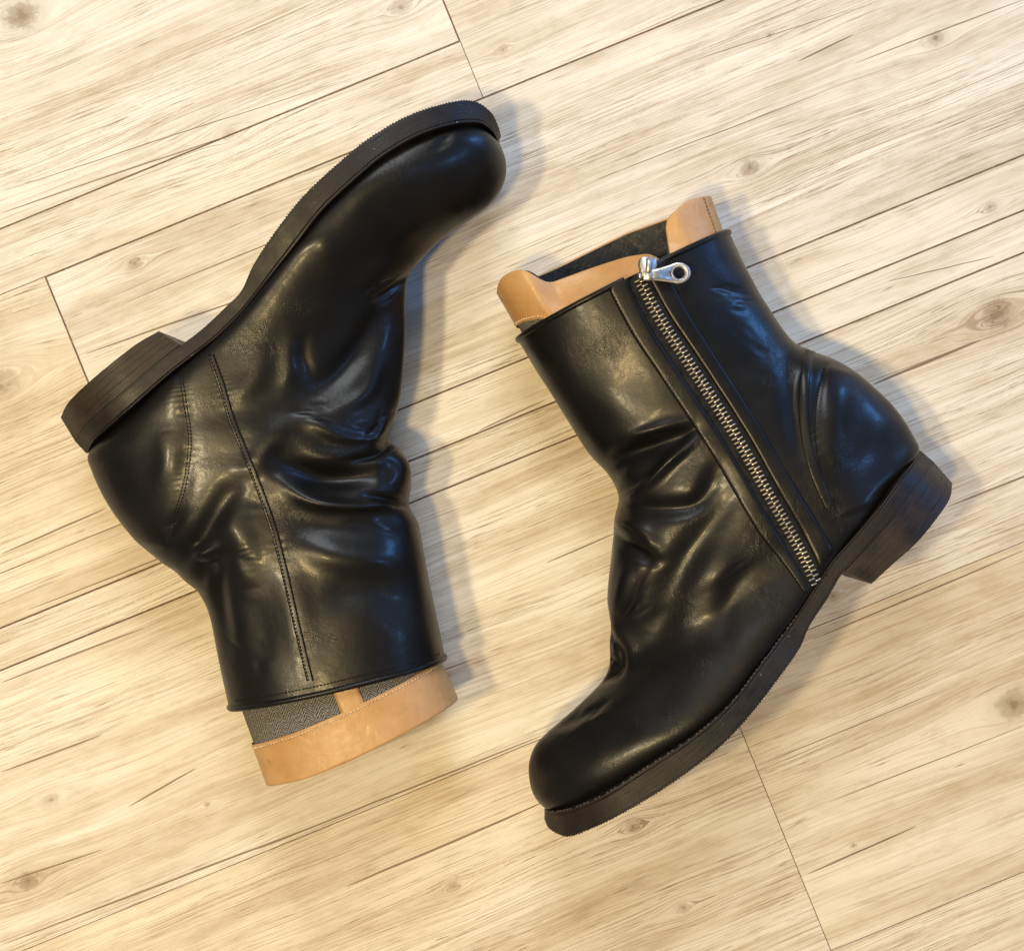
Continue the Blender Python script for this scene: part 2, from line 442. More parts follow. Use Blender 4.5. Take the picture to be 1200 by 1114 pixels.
for spec in [(A0, A1, -700, -400, .1, 31, .8), (A0, A1, -400, -40, .1, 1.3, .8),
             (A0, 481, -40, 249, .0, 2.7, 3.4), (A0, 481, 249, 320, .05, 9.1, .9), (481, A1, -40, 320, .1, 5.2, .9),
             (A0, -74, 320, 622, .35, 7.7, .9), (-74, A1, 320, 622, .0, 11.4, 3.8), (A0, -74, 622, 681, .3, 17.1, .9), (-74, A1, 622, 681, .15, 13.9, .9),
             (A0, A1, 681, 728, .15, 20.3, 3.8), (A0, A1, 728, 1041, .2, 23.3, 1.0),
             (A0, 481, 1041, 1399, .45, 26.2, .9), (481, A1, 1041, 1399, .55, 29.8, 1.0),  # lower boards: higher tint paints in the light's warmer, dimmer falloff
             (A0, A1, 1399, 1700, .5, 33.5, .9), (A0, A1, 1700, 2100, .3, 37.5, .9)]:
    board(*spec)

# ---------------------------------------------------------------- boot uppers
NH = 140                                  # ring resolution, one half
def prof_curves():
    th = np.linspace(0, math.pi, 400)
    c, s = np.cos(th), np.sin(th)
    e = np.stack([.5-.5*np.sign(c)*np.abs(c)**.86, s**.86], 1)
    f = crom([(0, 0), (-.004, .45), (.0, .80), (.035, .95), (.12, 1.0), (.27, .985), (.45, .90), (.62, .765), (.78, .58), (.91, .34), (.985, .12), (1, 0)],
             np.linspace(0, 11, 400))
    return resample(e, NH+1), resample(f, NH+1)
PE, PF = prof_curves()

def upper_grid(rings, nr=660):
    """rings: (F px, B px, half width cm, k, centre height cm) -> grid nr x 2NH of world points."""
    A = np.array([[*f, *b, w, k, z] for f, b, w, k, z in rings], float)
    # parameter by mean chord so that vertex rows are even
    W0 = (A[:, :2]+A[:, 2:4])/2
    d = np.r_[0, np.cumsum(.5*np.linalg.norm(np.diff(A[:, :2], axis=0), axis=1)+.5*np.linalg.norm(np.diff(A[:, 2:4], axis=0), axis=1))]
    t = np.interp(np.linspace(0, d[-1], nr), d, np.arange(len(A)))
    R = crom(A, t)
    w = np.maximum(R[:, 4], .05)*.01; k = np.clip(R[:, 5], 0, 1); zc = R[:, 6]*.01
    Fw = p2w(R[:, :2], zc); Bw = p2w(R[:, 2:4], zc+.85*k*w)
    Fw[:, 2] = zc; Bw[:, 2] = zc
    prof = PE[None]*(1-k[:, None, None])+PF[None]*k[:, None, None]
    u, v = prof[..., 0], prof[..., 1]
    top = Bw[:, None]+u[..., None]*(Fw-Bw)[:, None]
    top[..., 2] += v*w[:, None]
    bot = Bw[:, None]+u[..., None]*(Fw-Bw)[:, None]
    bot[..., 2] -= v*w[:, None]
    return np.concatenate([top, bot[:, ::-1][:, 1:-1]], 1)

def value_noise(P, scale, seed):
    """smooth pseudo-noise from a few random plane waves."""
    r = np.random.default_rng(seed); out = 0
    for _ in range(9):
        k = r.normal(size=3); k /= np.linalg.norm(k); k *= scale*r.uniform(.6, 1.5)
        out = out+np.sin(P @ k+r.uniform(0, 6.28))
    return out/9

def sculpt(G, strokes, seed, gain, panels):
    N = grid_normals(G)
    c = G.mean((0, 1))
    # outward orientation check
    if ((N*(G-G.mean(1, keepdims=True))).sum(2)).mean() < 0: N = -N
    px = w2p(G).reshape(-1, 2)
    disp = np.zeros(len(px))
    for L, wd, amp in strokes:
        L = smooth_path(L, n=14) if len(L) > 2 else resample(L, n=6)
        m = np.where(((px > L.min(0)-3*wd) & (px < L.max(0)+3*wd)).all(1))[0]
        if not len(m): continue
        dd, tt = seg_dist(px[m], L)
        tp = np.clip(np.sin(np.pi*np.clip(tt*.92+.04, 0, 1)), 0, 1)**.6
        disp[m] += gain*amp*.001*tp*np.exp(-(dd/wd)**2)
    for L, h in panels:                         # overlapping leather: everything on one side of the line stands proud
        L = smooth_path(L, n=24)
        m = np.where(((px > L.min(0)-60) & (px < L.max(0)+60)).all(1))[0]
        dd, tt = seg_dist(px[m], L)
        k = np.clip((tt*23).astype(int), 0, 22); d = L[k+1]-L[k]; r = px[m]-L[k]
        side = np.sign(d[:, 0]*r[:, 1]-d[:, 1]*r[:, 0])
        sd = side*dd*np.sign(h)
        disp[m] += abs(h)*.001*sstep(-1.2, 1.6, sd)*(1-sstep(12, 55, sd))*sstep(0, .05, tt)*(1-sstep(.95, 1, tt))
    wt = sstep(-.15, .30, N[..., 2]).ravel()
    disp *= wt
    fl = G.reshape(-1, 3)
    disp += .0007*value_noise(fl, 95, seed)+.0003*value_noise(fl, 260, seed+1)
    G = G+N*disp.reshape(G.shape[:2])[..., None]
    return G

def smooth_grid(G, it):
    for _ in range(it):
        H = G.copy()
        H[1:-1] = .5*G[1:-1]+.25*(G[:-2]+G[2:])
        G = .5*H+.25*(np.roll(H, 1, 1)+np.roll(H, -1, 1))
    return G

class Surf:
    """a boot upper that details can be laid on."""
    def __init__(s, G):
        nr, nc = G.shape[:2]
        s.V = G.reshape(-1, 3)
        s.F = grid_faces(nr, nc)
        s.bvh = BVHTree.FromPolygons([Vector(v) for v in s.V], s.F)
    def hit(s, p):
        o = Vector((0, 0, CAM_H)); d = Vector(p2w(np.array(p, float), 0.0))-o; d.normalize()
        loc, n, _, _ = s.bvh.ray_cast(o, d)
        if loc is None:
            loc, n, _, _ = s.bvh.find_nearest(Vector(p2w(np.array(p, float), .05)))
        if n.dot(d) > 0: n = -n
        return np.array(loc), np.array(n)
    def path(s, P, step):
        q = smooth_path(P, step=step)
        h = [s.hit(p) for p in q]
        return np.array([a for a, _ in h]), np.array([b for _, b in h])

def build_upper(root, G, name='upper'):
    nr, nc = G.shape[:2]
    # turn the cuff edge inward so the shaft has a real thickness
    N = grid_normals(G)
    if ((N*(G-G.mean(1, keepdims=True))).sum(2)).mean() < 0: N = -N
    inner = [G[i]-N[i]*.0028 for i in (90, 60, 30, 12, 3, 0)]
    A = np.concatenate([np.array(inner), G], 0)
    V = A.reshape(-1, 3).copy()
    F = grid_faces(len(A), nc)
    # close the toe
    V = np.concatenate([V, A[-1].mean(0)[None]]); k = len(V)-1; o = (len(A)-1)*nc
    F += [(o+j, o+(j+1) % nc, k) for j in range(nc)]
    V[:, 2] = np.maximum(V[:, 2], .0006)
    return add_mesh(name, V, F, LEATHER, root)

def stitches(surf, paths, step=4.6, length=.0016, rad=.00042, lift=.0002):
    parts = []
    for P in paths:
        pts, nor = surf.path(P, step)
        T = np.gradient(pts, axis=0); T /= np.linalg.norm(T, axis=1)[:, None]+1e-9
        for p, n, t in zip(pts, nor, T):
            b = np.cross(n, t); b /= np.linalg.norm(b)+1e-9
            t = t+b*random.uniform(-.18, .18)
            V = []; L = length*random.uniform(.85, 1.1)
            for x, r in ((-.5, .35), (-.25, .95), (.25, .95), (.5, .35)):
                for a in range(6):
                    an = a*math.pi/3
                    V.append(p+n*lift+t*x*L+rad*r*(math.cos(an)*b+math.sin(an)*n))
            parts.append((np.array(V), grid_faces(4, 6)+[(0, 1, 2, 3, 4, 5)[::-1], (18, 19, 20, 21, 22, 23)]))
    return merge(parts)

def ribbon(surf, P, o0, o1, h, step=4, m=7, edge=.0006):
    """strip laid on the surface between px offsets o0..o1 (scalars or per-point lists) beside path P; eased edges, height h."""
    q = smooth_path(P, step=step); n = len(q)
    T = np.gradient(q, axis=0); T /= np.linalg.norm(T, axis=1)[:, None]
    Nn = np.stack([T[:, 1], -T[:, 0]], 1)        # to the right of travel when y points down... (left on screen is negative)
    s = np.linspace(0, 1, n)
    f = lambda o: np.full(n, o, float) if np.isscalar(o) else np.interp(s, np.linspace(0, 1, len(o)), o)
    a, b = f(o0), f(o1)
    cross = [0, .03, .10] + list(np.linspace(.25, .75, m-4)) + [.90, .97, 1]
    hh = [-.0006, h*.7, h] + [h*1.05]*(m-4) + [h, h*.7, -.0006]
    V = []
    for i in range(n):
        for c, z in zip(cross, hh):
            p = q[i]+Nn[i]*(a[i]+(b[i]-a[i])*c)
            w, nr = surf.hit(p)
            V.append(w+nr*z)
    V = np.array(V)
    # soften ray-hit steps
    k = len(cross); Gd = V.reshape(n, k, 3)
    for _ in range(2): Gd[1:-1] = .5*Gd[1:-1]+.25*(Gd[:-2]+Gd[2:])
    return Gd.reshape(-1, 3), grid_faces(n, k, closed=False), (q, Nn)

def sole_loft(T, Gd, W, zc, n, layers=((0., 1.),), serr=0., serr_from=0, bevel=.0011, jitter=0., dz=0.):
    """slab between top line T and ground line Gd (px) with half width W (cm); returns one mesh per layer."""
    A = np.concatenate([np.asarray(T, float), np.asarray(Gd, float), np.asarray(W, float)[:, None]], 1)
    m = (A[:, :2]+A[:, 2:4])/2
    d = np.r_[0, np.cumsum(np.linalg.norm(np.diff(m, axis=0), axis=1)+np.abs(np.diff(A[:, 4]))*6)]
    R = crom(A, np.interp(np.linspace(0, d[-1], n), d, np.arange(len(A))))
    w = np.maximum(R[:, 4], .03)*.01; z = zc*.01
    Tw = p2w(R[:, :2], z+w); Gw = p2w(R[:, 2:4], z+w)
    arc = np.r_[0, np.cumsum(np.linalg.norm(np.diff(Tw[:, :2], axis=0), axis=1))]
    out = []
    for (f0, f1) in layers:
        sh = random.uniform(-jitter, jitter)
        V, UV = [], []
        for i in range(n):
            t, g = Tw[i, :2], Gw[i, :2]; th = np.linalg.norm(g-t)+1e-9; dr = (g-t)/th
            p0, p1 = t+(g-t)*f0, t+(g-t)*f1
            se = serr*(random.uniform(.1, 1.2) if (i//2) % 2 else -random.uniform(.3, 1)) if (f1 == 1. and serr and i >= serr_from) else 0.
            bv = min(bevel, .45*np.linalg.norm(p1-p0))
            wi = w[i]+sh; b2 = min(bv, wi*.6)
            # profile of the slab seen along its length: up the near edge and back
            prof = [(0, wi-b2), (bv*.3, wi-b2*.3), (bv, wi), (th*(f1-f0)-bv-.0012*(f1 == 1.), wi), (th*(f1-f0)-bv*.3+se, wi-b2*.3), (th*(f1-f0)+se, wi-b2)]
            sc = np.linalg.norm(p1-p0)/max(th*(f1-f0), 1e-9)
            ring = [(p0+dr*x*sc, q, x) for x, q in prof]+[(p0+dr*x*sc, -q, x) for x, q in prof[::-1]]
            for p, q, x in ring:
                V.append((p[0], p[1], z+q)); UV.append((arc[i]+q*.2, x+f0*.05))
        F = grid_faces(n, 12)+[tuple(range(12))[::-1], tuple((n-1)*12+j for j in range(12))]
        V = np.array(V); V[:, 2] = np.maximum(V[:, 2], .0003)
        out.append((V, F, np.array(UV)))
    return out

def thing(name, label, cat, px, group=None):
    o = bpy.data.objects.new(name, None); COL.objects.link(o)
    o.empty_display_size = .03
    o['label'] = label; o['category'] = cat
    if group: o['group'] = group
    return o

ZC = 5.0
# ------------------------------------------------ boot lying at the left, plain side up
L_RINGS = [
 ((521, 770), (269, 827), 4.35, 0, 4.4), ((513, 728), (258, 775), 4.3, 0, 4.4), ((504, 686), (247, 722), 4.2, 0, 4.4), ((497, 650), (235, 696), 4.1, 0, 4.4),
 ((490, 614), (214, 677), 4.05, 0, 4.45), ((479, 592), (189, 658), 4.0, 0, 4.5), ((481, 566), (164, 636), 3.95, 0, 4.6), ((479, 545), (141, 610), 3.9, 0, 4.7),
 ((470, 527), (123, 582), 3.85, 0, 4.8), ((457, 515), (109, 553), 3.75, 0.05, 4.9), ((464, 490), (103, 531), 3.7, .15, ZC), ((470, 465), (124, 504), 3.7, .45, ZC),
 ((473, 440), (155, 477), 3.75, .7, ZC), ((475, 410), (196, 443), 3.8, .9, ZC), ((476, 380), (240, 407), 3.85, 1, ZC), ((476, 350), (282, 365), 4.0, 1, ZC),
 ((480, 322), (318, 320), 4.25, 1, ZC), ((505, 292), (347, 284), 4.5, 1, ZC), ((528, 273), (380, 243), 4.6, 1, ZC), ((551, 258), (424, 203), 4.5, 1, ZC),
 ((571, 244), (468, 171), 4.1, 1, ZC), ((584, 228), (508, 154), 3.5, 1, ZC), ((592, 208), (538, 147), 2.8, .9, ZC), ((592, 188), (561, 147), 1.9, .8, ZC),
 ((586, 170), (577, 158), .3, .6, ZC)]
L_STROKES = [
 ([(332, 540), (380, 560), (446, 556)], 16, -10), ([(331, 560), (364, 586), (410, 593), (456, 592)], 6, 5.0), ([(470, 530), (474, 548), (470, 570)], 12, 2.5),
 ([(360, 490), (400, 512), (435, 514), (454, 492)], 8, 3.5), ([(458, 517), (440, 532), (410, 538)], 6, -4.5), ([(480, 592), (456, 586), (430, 580)], 5, -3.5),
 ([(356, 395), (356, 420), (365, 446)], 4, -1.8), ([(340, 400), (340, 430), (335, 455)], 10, 2.2), ([(450, 360), (428, 400), (395, 440), (362, 462)], 15, -4.5),
 ([(445, 425), (430, 460), (395, 482)], 9, 2.0), ([(479, 322), (462, 338), (440, 352)], 4, -2.5), ([(420, 330), (440, 318), (480, 310)], 14, 2.0),
 ([(372, 275), (386, 300), (392, 330)], 16, 1.6), ([(330, 600), (400, 620), (480, 622)], 16, -2.2), ([(355, 640), (410, 655), (480, 660)], 17, 3.2), ([(380, 700), (430, 690), (480, 715)], 20, -2.2),
 ([(205, 668), (236, 630), (276, 565)], 11, -4.5), ([(232, 690), (240, 665), (260, 655)], 9, -3), ([(222, 655), (240, 645)], 8, 2.5), ([(262, 600), (285, 640), (290, 690)], 14, 2.6),
 ([(258, 640), (256, 700), (268, 760)], 10, -3.0), ([(192, 505), (196, 540), (186, 570)], 9, 1.5), ([(214, 440), (221, 500), (214, 570), (197, 630)], 4, -1.3),
 ([(330, 500), (300, 540), (285, 560)], 12, 2.0), ([(335, 655), (345, 700), (355, 770)], 14, 1.2), ([(300, 780), (305, 740), (300, 700)], 18, -1.2),
 ([(310, 400), (300, 440), (270, 470)], 16, 1.8), ([(250, 415), (273, 490), (306, 570), (336, 670), (366, 795)], 2.2, -.9),
 ([(400, 230), (470, 200), (540, 190)], 22, 1.2)]
# ------------------------------------------------ boot lying at the right, zipper side up
R_RINGS = [
 ((607, 398), (853, 274), 4.35, 0, 4.4), ((627, 432), (866, 303), 4.3, 0, 4.4), ((648, 466), (880, 332), 4.25, 0, 4.4), ((669, 499), (895, 358), 4.2, 0, 4.4),
 ((691, 532), (912, 383), 4.15, 0, 4.45), ((714, 557), (930, 402), 4.1, 0, 4.5), ((725, 582), (952, 412), 4.0, 0, 4.6), ((721, 605), (978, 422), 3.95, 0, 4.7),
 ((719, 627), (1003, 437), 3.9, 0, 4.8), ((716, 650), (1030, 460), 3.85, 0, 4.9), ((713, 680), (1053, 485), 3.8, 0, ZC), ((712, 705), (1069, 510), 3.75, .05, ZC),
 ((716, 732), (1077, 530), 3.7, .15, ZC), ((714, 752), (1057, 557), 3.7, .45, ZC), ((714, 768), (1033, 590), 3.75, .7, ZC), ((712, 783), (998, 632), 3.8, .9, ZC),
 ((705, 797), (957, 688), 3.95, 1, ZC), ((692, 812), (926, 731), 4.2, 1, ZC), ((675, 829), (893, 776), 4.45, 1, ZC), ((657, 845), (857, 823), 4.6, 1, ZC),
 ((641, 859), (813, 861), 4.6, 1, ZC), ((628, 873), (770, 890), 4.3, 1, ZC), ((621, 890), (730, 916), 3.8, 1, ZC), ((620, 908), (697, 934), 3.1, 1, ZC),
 ((624, 927), (672, 945), 2.3, .9, ZC), ((633, 941), (655, 949), 1.3, .8, ZC), ((643, 948), (646, 949), .3, .6, ZC)]
R_STROKES = [
 ([(717, 555), (731, 537), (771, 522), (810, 506)], 11, -7.5), ([(738, 512), (778, 500), (806, 497)], 6, 2.6), ([(731, 586), (761, 565), (789, 535), (815, 514)], 7, 4.5),
 ([(724, 592), (771, 596), (817, 590), (838, 553)], 10, -5.5), ([(720, 610), (752, 621), (769, 647)], 8, 4.2), ([(719, 628), (745, 646), (772, 660)], 6, -4.8),
 ([(838, 555), (845, 592), (806, 650), (783, 700), (772, 742)], 20, -5.5), ([(866, 652), (836, 682), (815, 722), (786, 762)], 24, 3.0),
 ([(876, 664), (856, 700), (846, 745)], 10, -1.2), ([(712, 740), (729, 766), (722, 788), (692, 800)], 5, -2.4), ([(716, 728), (738, 762), (737, 788), (722, 806)], 9, 1.3), ([(700, 770), (714, 772), (724, 778)], 4, -1.5),
 ([(755, 668), (742, 700), (728, 730)], 4, -1.4), ([(736, 660), (728, 695), (722, 720)], 9, 2.0), ([(775, 770), (745, 815), (700, 840)], 18, 1.5), ([(650, 855), (680, 840), (712, 822)], 5, -1.2),
 ([(668, 862), (690, 845), (715, 835)], 4, .9), ([(655, 400), (670, 440), (690, 480)], 16, 1.2), ([(700, 400), (735, 440), (770, 480)], 26, -1.2),
 ([(870, 300), (890, 340), (915, 400)], 14, 1.4), ([(920, 420), (930, 470), (945, 540)], 12, -3), ([(946, 411), (941, 470), (952, 535), (978, 588)], 5, 2.8), ([(936, 440), (934, 480), (944, 540)], 4, -2.0),
 ([(968, 428), (957, 480), (960, 535), (984, 600)], 3.5, -1.8), ([(985, 450), (980, 500), (985, 545)], 14, 1.6), ([(1000, 560), (1025, 510), (1035, 480)], 16, 1.0), ([(955, 560), (965, 600), (968, 630)], 8, 1.2),
 ([(830, 330), (865, 345), (900, 350)], 12, -.8)]

def fine_creases(spots, seed):
    """thin irregular wrinkles gathered where the leather bends: (x, y, angle deg, spread px, count)."""
    r = random.Random(seed); out = []
    for x, y, an, sp, n in spots:
        for _ in range(n):
            cx, cy = x+r.gauss(0, sp), y+r.gauss(0, sp); a = math.radians(an+r.gauss(0, 14)); L = r.uniform(7, 20)
            dx, dy = math.cos(a)*L, math.sin(a)*L; b = r.uniform(-3, 3)
            out.append(([(cx-dx, cy-dy), (cx-dy/L*b, cy+dx/L*b), (cx+dx, cy+dy)], r.uniform(1.6, 2.6), r.uniform(-.85, -.35)))
    return out
L_STROKES += fine_creases([(357, 420, 80, 7, 7), (440, 505, -40, 9, 7), (300, 590, 60, 9, 8), (205, 610, -65, 7, 7), (290, 650, 78, 9, 8), (240, 650, 30, 8, 5), (375, 480, 10, 10, 6),
                           (455, 345, -38, 9, 6), (300, 770, 70, 9, 6), (420, 600, 8, 14, 5), (520, 175, -30, 9, 4)], 3)
R_STROKES += fine_creases([(765, 650, 75, 6, 6), (745, 705, 118, 8, 7), (745, 575, -35, 8, 6), (715, 770, 70, 6, 6), (690, 838, -38, 9, 7), (800, 512, -30, 8, 4), (845, 350, 20, 14, 9), (870, 400, 35, 12, 6),
                           (980, 520, 60, 9, 5), (735, 620, 20, 8, 4), (860, 670, 115, 9, 4)], 5)

def common_boot(root, rings, strokes, T, Gd, W, heelT, heelG, heelW, step_i, seed, gain, panels):
    G = smooth_grid(sculpt(smooth_grid(upper_grid(rings), 3), strokes, seed, gain, panels), 2)
    surf = Surf(G)
    build_upper(root, G)
    n = 760
    A = np.array(T, float); d = np.r_[0, np.cumsum(np.linalg.norm(np.diff(A, axis=0), axis=1))]
    sf = int(n*d[step_i]/d[-1])
    # welt: the thin strip on top of the sole, a little wider than the upper
    T = np.array(T, float); Gd = np.array(Gd, float)
    (wv, wf, wu), (ov, of, ou) = sole_loft(T, Gd, W, ZC, n, layers=((0, .13), (.132, 1.)), serr=.00032, serr_from=sf, bevel=.0005)
    add_mesh('welt', wv, wf, SOLE, root, smooth=False, uv=wu)
    add_mesh('outsole', ov, of, SOLE, root, smooth=False, uv=ou)
    lifts = sole_loft(heelT, heelG, heelW, ZC, 120, layers=((.0, .30), (.3015, .52), (.5215, .76), (.7615, 1.)), bevel=.00012, jitter=.00010)
    hv, hf, hu = lifts[0]
    heel = add_mesh('heel', hv, hf, HEEL, root, smooth=False, uv=hu)
    for v, f, u in lifts[1:]:
        add_mesh('heel_lift', v, f, HEEL, heel, smooth=False, uv=u)
    return G, surf

left = thing('ankle_boot', 'black leather ankle boot without zipper, sole towards upper left corner, toe pointing up', 'boot', None, 'pair of black boots')
L_T = [(101, 531), (111, 515), (130, 498), (160, 472), (200, 437), (235, 410), (256, 393), (280, 369), (297, 349), (320, 320), (346, 287), (378, 246), (415, 211), (450, 182), (490, 159), (530, 146), (560, 144), (574, 151), (581, 160), (584, 167)]
L_G = [(88, 517), (98, 500), (116, 483), (146, 457), (187, 422), (222, 397), (243, 380), (267, 357), (283, 340), (297, 310), (321, 273), (354, 231), (394, 193), (432, 162), (477, 136), (522, 121), (554, 118), (575, 131), (584, 148), (587, 159)]
L_W = [.15, 2.0, 3.1, 3.6, 3.65, 3.6, 3.55, 3.6, 3.75, 4.1, 4.55, 4.9, 5.0, 4.85, 4.4, 3.6, 2.65, 1.8, .95, .12]
L_HT = [(88, 517), (98, 500), (116, 483), (146, 457), (187, 422), (211, 404)]
L_HG = [(71, 489), (79, 473), (95, 456), (125, 430), (160, 403), (186, 388)]
L_HW = [.15, 2.0, 3.05, 3.55, 3.6, 3.55]
LG, LS = common_boot(left, L_RINGS, L_STROKES, L_T, L_G, L_W, L_HT, L_HG, L_HW, 9, 11, .95, [([(208, 438), (214, 475), (219, 510), (217, 545), (210, 580), (199, 612), (192, 648)], .7)])

right = thing('ankle_boot', 'black leather ankle boot with long metal side zipper, toe pointing to lower left', 'boot', None, 'pair of black boots')
R_T = [(1079, 528), (1070, 541), (1056, 559), (1034, 590), (1000, 630), (975, 658), (954, 690), (933, 722), (916, 745), (895, 773), (857, 823), (813, 862), (760, 897), (710, 929), (680, 943), (660, 949), (648, 950), (641, 949), (638, 948)]
R_G = [(1094, 541), (1085, 554), (1071, 572), (1050, 603), (1015, 643), (988, 671), (970, 701), (949, 733), (938, 758), (919, 786), (878, 839), (838, 880), (778, 924), (722, 957), (690, 972), (667, 980), (654, 977), (643, 970), (638, 960)]
R_W = [.15, 2.0, 3.1, 3.6, 3.65, 3.6, 3.55, 3.6, 3.75, 4.2, 4.8, 5.0, 4.85, 4.3, 3.5, 2.6, 1.8, .95, .12]
R_HT = [(1094, 541), (1085, 554), (1071, 572), (1050, 603), (1015, 643), (990, 669)]
R_HG = [(1116, 566), (1113, 584), (1098, 607), (1074, 636), (1045, 662), (1021, 684)]
R_HW = [.15, 2.0, 3.05, 3.55, 3.6, 3.55]
RG, RS = common_boot(right, R_RINGS, R_STROKES, R_T, R_G, R_W, R_HT, R_HG, R_HW, 8, 23, .80, [([(971, 424), (962, 455), (957, 500), (960, 535), (970, 570), (986, 610)], -1.3)])

# ------------------------------------------------ cuff pipings
def cuff_ring(G, out=-.0002):
    c = G[0].mean(0)
    P = G[0]+(G[0]-G[1])*.0
    d = P-c; d /= np.linalg.norm(d, axis=1)[:, None]
    return P+d*out
V, F = tube(resample(np.r_[cuff_ring(LG), cuff_ring(LG)[:1]], 160)[:-1], .0016, 10, closed=True)
V[:, 2] = np.maximum(V[:, 2], .0004)
add_mesh('piping', V, F, LEATHER, left)
ring = cuff_ring(RG)
pp = w2p(ring); topm = np.arange(len(ring)) <= NH
gap = topm & (pp[:, 0] > 733) & (pp[:, 0] < 757)
i0 = np.where(gap)[0]
idx = np.r_[np.arange(i0[-1]+1, len(ring)), np.arange(0, i0[0])]
V, F = tube(resample(ring[idx], 170), .0016, 10)
V[:, 2] = np.maximum(V[:, 2], .0004)
add_mesh('piping', V, F, LEATHER, right)

# ------------------------------------------------ seams and stitching, left boot
def stuff(o): o['kind'] = 'stuff'; return o
side = [(250, 417), (262, 450), (274, 490), (290, 530), (306, 570), (322, 615), (336, 668), (350, 730), (366, 796)]
V, F, _ = ribbon(LS, side, -7, 1.5, .0007, step=6)
add_mesh('side_seam', V, F, LEATHER, left)
off = lambda P, d: [(x+d, y) for x, y in P]
V, F = stitches(LS, [off(side, -4.5), off(side, .5)], step=4.4, lift=.0009)
stuff(add_mesh('side_stitching', V, F, THREAD, left))
cnt = [(209, 442), (214, 475), (219, 510), (217, 545), (210, 580), (199, 612), (194, 640)]
V, F = stitches(LS, [off(cnt, 1.5), off(cnt, 5)], step=4.2, lift=.0002, rad=.00033)
stuff(add_mesh('counter_stitching', V, F, THREAD, left))
cuffl = [(277, 821), (320, 814), (370, 804), (420, 792), (470, 780), (514, 766)]
V, F = stitches(LS, [cuffl], step=4.2, lift=.0001)
stuff(add_mesh('cuff_stitching', V, F, THREAD, left))

# ------------------------------------------------ zipper, right boot
zip_path = [(744, 318), (772, 372), (800, 415), (838, 473), (868, 521), (898, 575), (925, 622), (943, 655), (957, 685)]
q = smooth_path(zip_path, step=2.85)
V, F, _ = ribbon(RS, zip_path, -15, 15, .0004, step=4)
zipper = add_mesh('zipper', V, F, TAPE, right)
V, F, _ = ribbon(RS, zip_path, [10, 11, 12, 12, 12, 12, 10], [34, 32, 30, 30, 31, 34, 36], .0019, step=4)
o = add_mesh('zipper_facing', V, F, LEATHER, right)
V, F, _ = ribbon(RS, zip_path, [-12, -15, -15, -14, -13, -11], [-38, -37, -36, -35, -33, -18], .0016, step=4)
o = add_mesh('zipper_facing', V, F, LEATHER, right)
T2 = np.gradient(q, axis=0); T2 /= np.linalg.norm(T2, axis=1)[:, None]; N2 = np.stack([T2[:, 1], -T2[:, 0]], 1)
def offs(P, a):
    qq = smooth_path(P, step=8); t = np.gradient(qq, axis=0); t /= np.linalg.norm(t, axis=1)[:, None]
    n_ = np.stack([t[:, 1], -t[:, 0]], 1); s_ = np.linspace(0, 1, len(qq)); return qq+n_*np.interp(s_, np.linspace(0, 1, len(a)), a)[:, None]
zs = [offs(zip_path, [31, 28, 25, 25, 27, 31, 34]), offs(zip_path, [13, 14, 15, 15, 15, 15, 13]), offs(zip_path, [-17, -19, -19, -18, -17, -14]), offs(zip_path, [-35, -34.5, -33.5, -32.5, -31, -17])]
V, F = stitches(RS, [z[1:-1] for z in zs], step=4.4, lift=.0014)
stuff(add_mesh('facing_stitching', V, F, THREAD, right))
# teeth: one mesh shared by all
def tooth_mesh():
    L, wd, h = .0036, .00105, .0011
    V = []
    for x, ww, hh in ((0, .8, .75), (.12, 1, 1), (.70, 1, 1), (.88, .9, .9), (1, .6, .5)):
        for (a, b_) in ((-1, 0), (-1, .7), (-.5, 1), (.5, 1), (1, .7), (1, 0)):
            V.append((x*L, a*wd*.5*ww, b_*h*hh))
    me = bpy.data.meshes.new('tooth')
    me.from_pydata(V, [], grid_faces(5, 6)+[(0, 1, 2, 3, 4, 5), (29, 28, 27, 26, 25, 24)])
    me.materials.append(BRASS); me.update(); return me
TM = tooth_mesh()
n_t = 0
for i in range(3, len(q)-1):
    sgn = 1 if i % 2 else -1
    base = q[i]+N2[i]*sgn*6.7
    p, n = RS.hit(base); p2, n2 = RS.hit(q[i]-N2[i]*sgn*2)
    x = Vector(p2-p).normalized(); zn = Vector(n+n2).normalized()
    y = zn.cross(x).normalized(); zn = x.cross(y)
    x = (x+y*random.uniform(-.07, .07)).normalized(); y = zn.cross(x)
    M = Matrix((x, y, zn)).transposed().to_4x4(); M.translation = Vector(p)+zn*.0004
    o = bpy.data.objects.new('tooth', TM); COL.objects.link(o); o.parent = zipper; o.matrix_world = M
    n_t += 1
